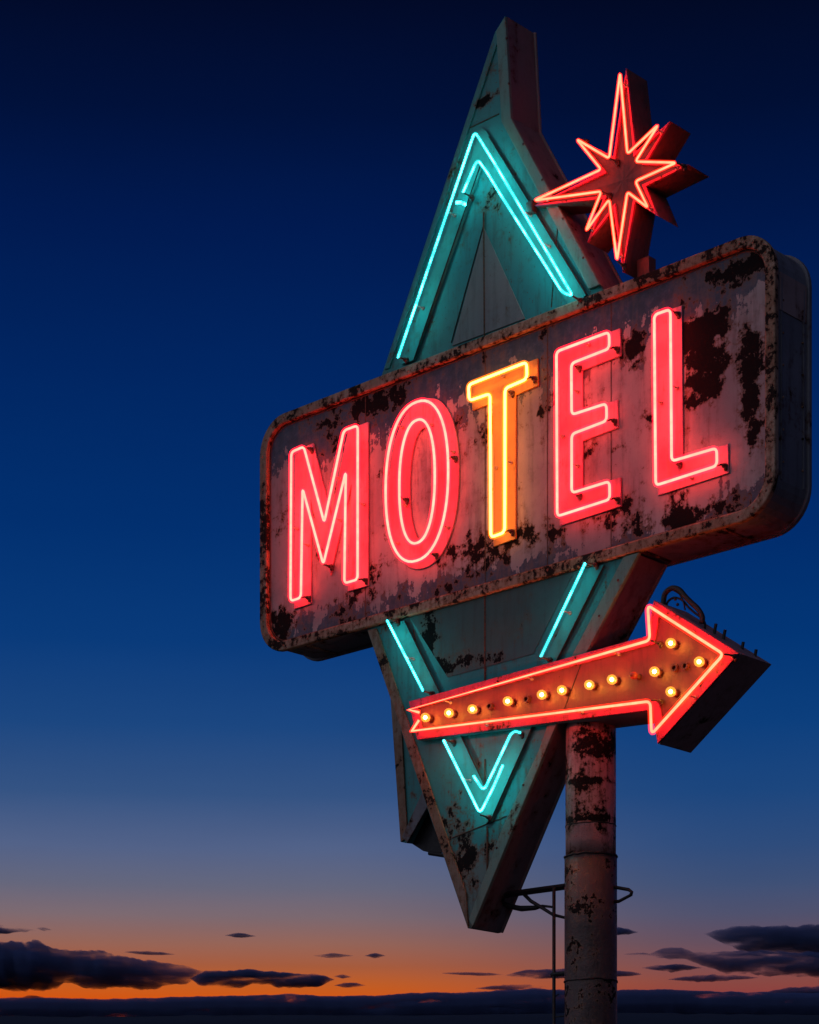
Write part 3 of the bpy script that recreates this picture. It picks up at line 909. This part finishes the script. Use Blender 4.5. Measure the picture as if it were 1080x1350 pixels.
def cloud(top, bot, Y, label, seed, rag=1.0):
    """lumpy bank between an upper and a lower profile, at distance Y"""
    k = Y / FPX
    x0, x1 = max(top[0][0], bot[0][0]), min(top[-1][0], bot[-1][0])
    n = max(14, int((x1 - x0) / 3.0))

    def ev(P, x):
        for a, b in zip(P[:-1], P[1:]):
            if a[0] <= x <= b[0]: return a[1] + (b[1] - a[1]) * (x - a[0]) / max(b[0] - a[0], 1e-6)
        return P[-1][1]
    bm = bmesh.new(); rings = []; m = 12
    c0 = Vector(((0.5 * (x0 + x1) - HX) * k, Y, 0))
    for i in range(n):
        f = i / (n - 1); x = x0 + (x1 - x0) * f
        t, b = ev(top, x), ev(bot, x)
        mid = 0.5 * (t + b); half = 0.5 * abs(b - t) + 0.3
        end = min(1.0, min(f, 1 - f) * (x1 - x0) / 14.0) ** 0.6
        half *= max(end, 0.04)
        dep = half * 2.2 + 4
        ring_ = []
        for q in range(m):
            a = 2 * math.pi * q / m
            w = 1 + rag * (0.26 * mnoise.noise(Vector((x / 16.0, math.cos(a) * 1.3 + seed, math.sin(a) * 1.3))) + 0.16 * mnoise.noise(Vector((x / 6.0, math.cos(a) * 2 + seed, math.sin(a) * 2))))
            py = mid - half * math.sin(a) * w
            dd = dep * math.cos(a) * w
            ring_.append(bm.verts.new(Vector(((x - HX) * k, Y + dd * k, 1.6 + (HY - py) * k)) - c0))
        rings.append(ring_)
    for a, b in zip(rings[:-1], rings[1:]):
        for q in range(m): bm.faces.new((a[q], a[(q + 1) % m], b[(q + 1) % m], b[q]))
    bm.faces.new(list(reversed(rings[0]))); bm.faces.new(rings[-1])
    bmesh.ops.recalc_face_normals(bm, faces=bm.faces)
    me = bpy.data.meshes.new('cloud'); bm.to_mesh(me); bm.free(); me.materials.append(CM_BANK if 'bank lying' in label else CM if max(abs(a[1] - b[1]) for a in top for b in bot) > 24 else CM_THIN)
    for p in me.polygons: p.use_smooth = True
    o = bpy.data.objects.new('cloud', me); COL.objects.link(o); o.location = c0
    tag(o, label, 'cloud', 'dusk clouds low over the hills')
    return o


def wisp(xa, ya, xb, yb, th, Y, label, seed):
    xm = 0.5 * (xa + xb); ym = 0.5 * (ya + yb)
    cloud([(xa, ya), (xa + (xb - xa) * .3, ya + (yb - ya) * .3 - th * .8), (xm, ym - th), (xa + (xb - xa) * .75, ya + (yb - ya) * .75 - th * .7), (xb, yb)],
          [(xa, ya + .5), (xa + (xb - xa) * .35, ya + (yb - ya) * .35 + th * .9), (xm, ym + th), (xb - (xb - xa) * .2, yb + th * .5), (xb, yb + .5)], Y, label, seed, 1.9)


cloud([(-190, 1236), (-60, 1240), (0, 1242), (50, 1242), (62, 1249), (75, 1253), (140, 1256), (170, 1262), (205, 1269), (230, 1272), (268, 1279)],
      [(-190, 1302), (0, 1304), (60, 1304), (82, 1297), (100, 1297), (112, 1302), (205, 1303), (215, 1298), (245, 1297), (268, 1282)], 8000,
      'biggest dark cloud at the left with a flat base over the orange glow', 1.0, 0.7)
cloud([(250, 1288), (272, 1281), (330, 1279), (380, 1283), (430, 1286), (441, 1290)],
      [(250, 1292), (262, 1300), (320, 1302), (332, 1297), (356, 1297), (366, 1302), (420, 1301), (441, 1293)], 8200, 'long dark cloud just right of the biggest one', 2.0, 0.8)
wisp(440, 1299, 483, 1299, 3.2, 8300, 'small dark cloud past the end of the long cloud', 3.0)
wisp(440, 1287, 464, 1288, 2.6, 8300, 'tiny cloud scrap just above the end of the long cloud', 3.5)
wisp(-40, 1225, 46, 1226, 5.0, 8500, 'thin flat cloud at the left edge above the biggest cloud', 4.0)
wisp(47, 1224, 69, 1226, 2.4, 8500, 'small scrap of cloud beside the thin flat one at the left edge', 5.0)
wisp(163, 1255, 231, 1258, 1.9, 8600, 'thin dark streak of cloud above the middle of the biggest cloud', 6.0)
wisp(296, 1233, 338, 1234, 2.7, 8700, 'highest small cloud alone in the pale peach sky', 7.0)
wisp(412, 1260, 466, 1260, 2.4, 8700, 'faint narrow cloud left of the pylon toe', 8.0)
wisp(480, 1260, 509, 1260, 3.0, 8700, 'small lens-shaped cloud nearest the pylon toe', 9.0)
wisp(24, 1316, 66, 1317, 3.4, 8000, 'small cloud over the brightest glow at the lower left', 10.0)
wisp(448, 1316, 476, 1316, 2.8, 8000, 'small cloud resting on the low bank below the pylon toe', 11.0)
wisp(582, 1283, 664, 1285, 1.8, 8400, 'thin streak of cloud left of the pole', 12.0)
cloud([(666, 1285), (690, 1280), (722, 1278), (760, 1278), (815, 1280), (846, 1283)], [(666, 1287), (690, 1288.5), (722, 1289.5), (780, 1289), (846, 1286)], 8400,
      'flat cloud passing behind the pole', 13.0)
wisp(626, 1303, 722, 1301, 3.2, 8300, 'lower streak of cloud left of the conduit', 14.0)
wisp(790, 1227, 842, 1229, 5.0, 8600, 'small cloud touching the right side of the pole', 15.0)
cloud([(928, 1230), (962, 1224), (1000, 1221), (1080, 1222), (1230, 1216)], [(928, 1232), (945, 1239), (975, 1252), (1080, 1262), (1230, 1266)], 8600,
      'highest dark cloud at the right edge', 16.0, 0.8)
cloud([(852, 1259), (872, 1251), (898, 1250), (915, 1257), (945, 1256), (1000, 1254), (1080, 1256), (1230, 1258)],
      [(852, 1260), (880, 1264), (905, 1264), (925, 1272), (960, 1282), (1000, 1285), (1080, 1287), (1230, 1290)], 8200, 'broad dark cloud at the right edge below the highest one', 17.0, 0.8)
wisp(846, 1276, 926, 1276, 4.5, 8300, 'ragged cloud just left of the broad right hand cloud', 18.0)
wisp(880, 1291, 1000, 1289, 4.0, 8100, 'long narrow cloud below the broad right hand cloud', 19.0)
wisp(822, 1258, 862, 1258, 1.6, 8500, 'faint streak reaching from the pole to the right hand clouds', 20.0)
cloud([(1005, 1308), (1040, 1303), (1080, 1301), (1200, 1298)], [(1005, 1311), (1040, 1316), (1080, 1317), (1200, 1319)], 8000, 'low dark cloud in the lower right corner', 21.0)
cloud([(-200, 1321), (0, 1317), (25, 1316), (60, 1316), (140, 1318), (180, 1317), (260, 1314), (330, 1313), (380, 1311), (430, 1314), (500, 1313), (560, 1309), (610, 1310),
       (650, 1307), (700, 1304), (740, 1306), (820, 1306), (880, 1305), (940, 1308), (1000, 1309), (1080, 1310), (1250, 1309)],
      [(-200, 1352), (1250, 1352)], 7000, 'long low cloud bank lying along the hilltops', 22.0, 0.25)

# ------------------------------------------------------------------ sky
wd = bpy.data.worlds.new('World'); SC.world = wd; wd.use_nodes = True
wt = wd.node_tree; wt.nodes.clear()


class WN(NT):
    def __init__(s, tree): s.t = tree


T = WN(wt)
dirn = T.n('ShaderNodeTexCoord').outputs['Generated']
sep = T.n('ShaderNodeSeparateXYZ', Vector=dirn)
hor = T.math('SQRT', T.math('ADD', T.math('MULTIPLY', sep.outputs[0], sep.outputs[0]), T.math('MULTIPLY', sep.outputs[1], sep.outputs[1])))
tanel = T.math('DIVIDE', sep.outputs[2], T.math('MAXIMUM', hor, 0.001))
az = T.math('ARCTAN2', sep.outputs[0], sep.outputs[1])


def lin(c):
    return tuple((x / 255 / 12.92) if x / 255 <= 0.04045 else ((x / 255 + 0.055) / 1.055) ** 2.4 for x in c)


def ramp(stops):
    """stops: (height in the view, colour as it looks); the ramp runs over the tangent of elevation"""
    nd = T.t.nodes.new('ShaderNodeValToRGB')
    nd.color_ramp.interpolation = 'EASE' if False else 'LINEAR'
    T.put(nd.inputs[0], T.math('DIVIDE', tanel, 0.62))
    pts = sorted(((HY - y) / FPX / 0.62, lin(c)) for y, c in stops)
    els = nd.color_ramp.elements
    els[0].position, els[0].color = pts[0][0], (*pts[0][1], 1)
    els[1].position, els[1].color = pts[-1][0], (*pts[-1][1], 1)
    for p, c in pts[1:-1]:
        e = els.new(p); e.color = (*c, 1)
    return nd.outputs[0]


warm = ramp([(0, (2, 10, 40)), (150, (1, 17, 58)), (300, (1, 26, 80)), (500, (1, 37, 97)), (700, (2, 48, 112)), (850, (9, 58, 122)), (960, (27, 70, 128)),
             (1050, (52, 83, 131)), (1120, (82, 98, 136)), (1170, (100, 102, 124)), (1210, (124, 105, 112)), (1245, (150, 101, 88)), (1275, (168, 92, 60)),
             (1300, (196, 94, 34)), (1318, (208, 86, 20)), (1335, (190, 62, 20)), (1400, (110, 38, 24)), (1690, (20, 16, 22))])
cool = ramp([(0, (2, 9, 36)), (150, (1, 15, 52)), (300, (1, 23, 72)), (500, (1, 34, 92)), (700, (1, 44, 108)), (850, (3, 54, 118)), (960, (12, 62, 124)),
             (1050, (28, 70, 126)), (1120, (46, 76, 124)), (1170, (62, 80, 118)), (1210, (80, 82, 110)), (1245, (100, 80, 96)), (1275, (122, 78, 82)),
             (1300, (138, 72, 66)), (1318, (142, 62, 62)), (1335, (116, 48, 60)), (1400, (66, 30, 40)), (1690, (16, 14, 22))])
fac = T.ss(az, -0.04, 0.15)
sky = T.mix(fac, warm, cool)
# very faint unevenness of the twilight air
hz = T.noise(T.vmath('MULTIPLY', dirn, (2.5, 2.5, 14.0)), 1.6, 5, 0.6)
sky = T.vmath('MULTIPLY', sky, T.n('ShaderNodeCombineXYZ', X=T.math('MULTIPLY_ADD', hz, 0.22, 0.89), Y=T.math('MULTIPLY_ADD', hz, 0.20, 0.90), Z=T.math('MULTIPLY_ADD', hz, 0.14, 0.93)).outputs[0])
# behind the view the sky is blue, brightened low down as added fill
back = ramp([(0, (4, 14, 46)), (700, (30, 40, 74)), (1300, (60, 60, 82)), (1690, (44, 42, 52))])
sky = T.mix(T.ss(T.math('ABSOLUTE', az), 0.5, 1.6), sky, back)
# broad pale sky glow added behind left, unseen, to fill-light the sign face
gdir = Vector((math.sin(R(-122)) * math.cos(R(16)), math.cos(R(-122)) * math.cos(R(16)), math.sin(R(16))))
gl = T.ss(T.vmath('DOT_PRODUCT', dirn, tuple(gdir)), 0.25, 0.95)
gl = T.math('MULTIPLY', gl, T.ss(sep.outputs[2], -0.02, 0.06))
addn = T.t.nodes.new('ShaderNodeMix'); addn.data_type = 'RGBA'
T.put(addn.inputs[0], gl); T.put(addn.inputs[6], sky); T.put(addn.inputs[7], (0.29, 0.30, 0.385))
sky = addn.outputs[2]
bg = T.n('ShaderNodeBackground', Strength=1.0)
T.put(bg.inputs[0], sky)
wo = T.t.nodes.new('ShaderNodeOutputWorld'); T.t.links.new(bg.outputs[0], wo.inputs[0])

# ------------------------------------------------------------------ camera and render settings
cam = bpy.data.cameras.new('camera'); co_ = bpy.data.objects.new('camera', cam); COL.objects.link(co_)
co_.location = EYE; co_.rotation_euler = (R(90), 0, 0)
cam.sensor_fit = 'HORIZONTAL'; cam.sensor_width = 36; cam.lens = 36 * FPX / 1080
cam.shift_y = (HY - 675) / 1080
cam.clip_start = 0.1; cam.clip_end = 60000
SC.camera = co_
SC.view_settings.view_transform = 'Standard'; SC.view_settings.look = 'None'
SC.view_settings.exposure = 0; SC.view_settings.gamma = 1
SC.cycles.max_bounces = 6; SC.cycles.transparent_max_bounces = 16
SC.cycles.sample_clamp_indirect = 6.0
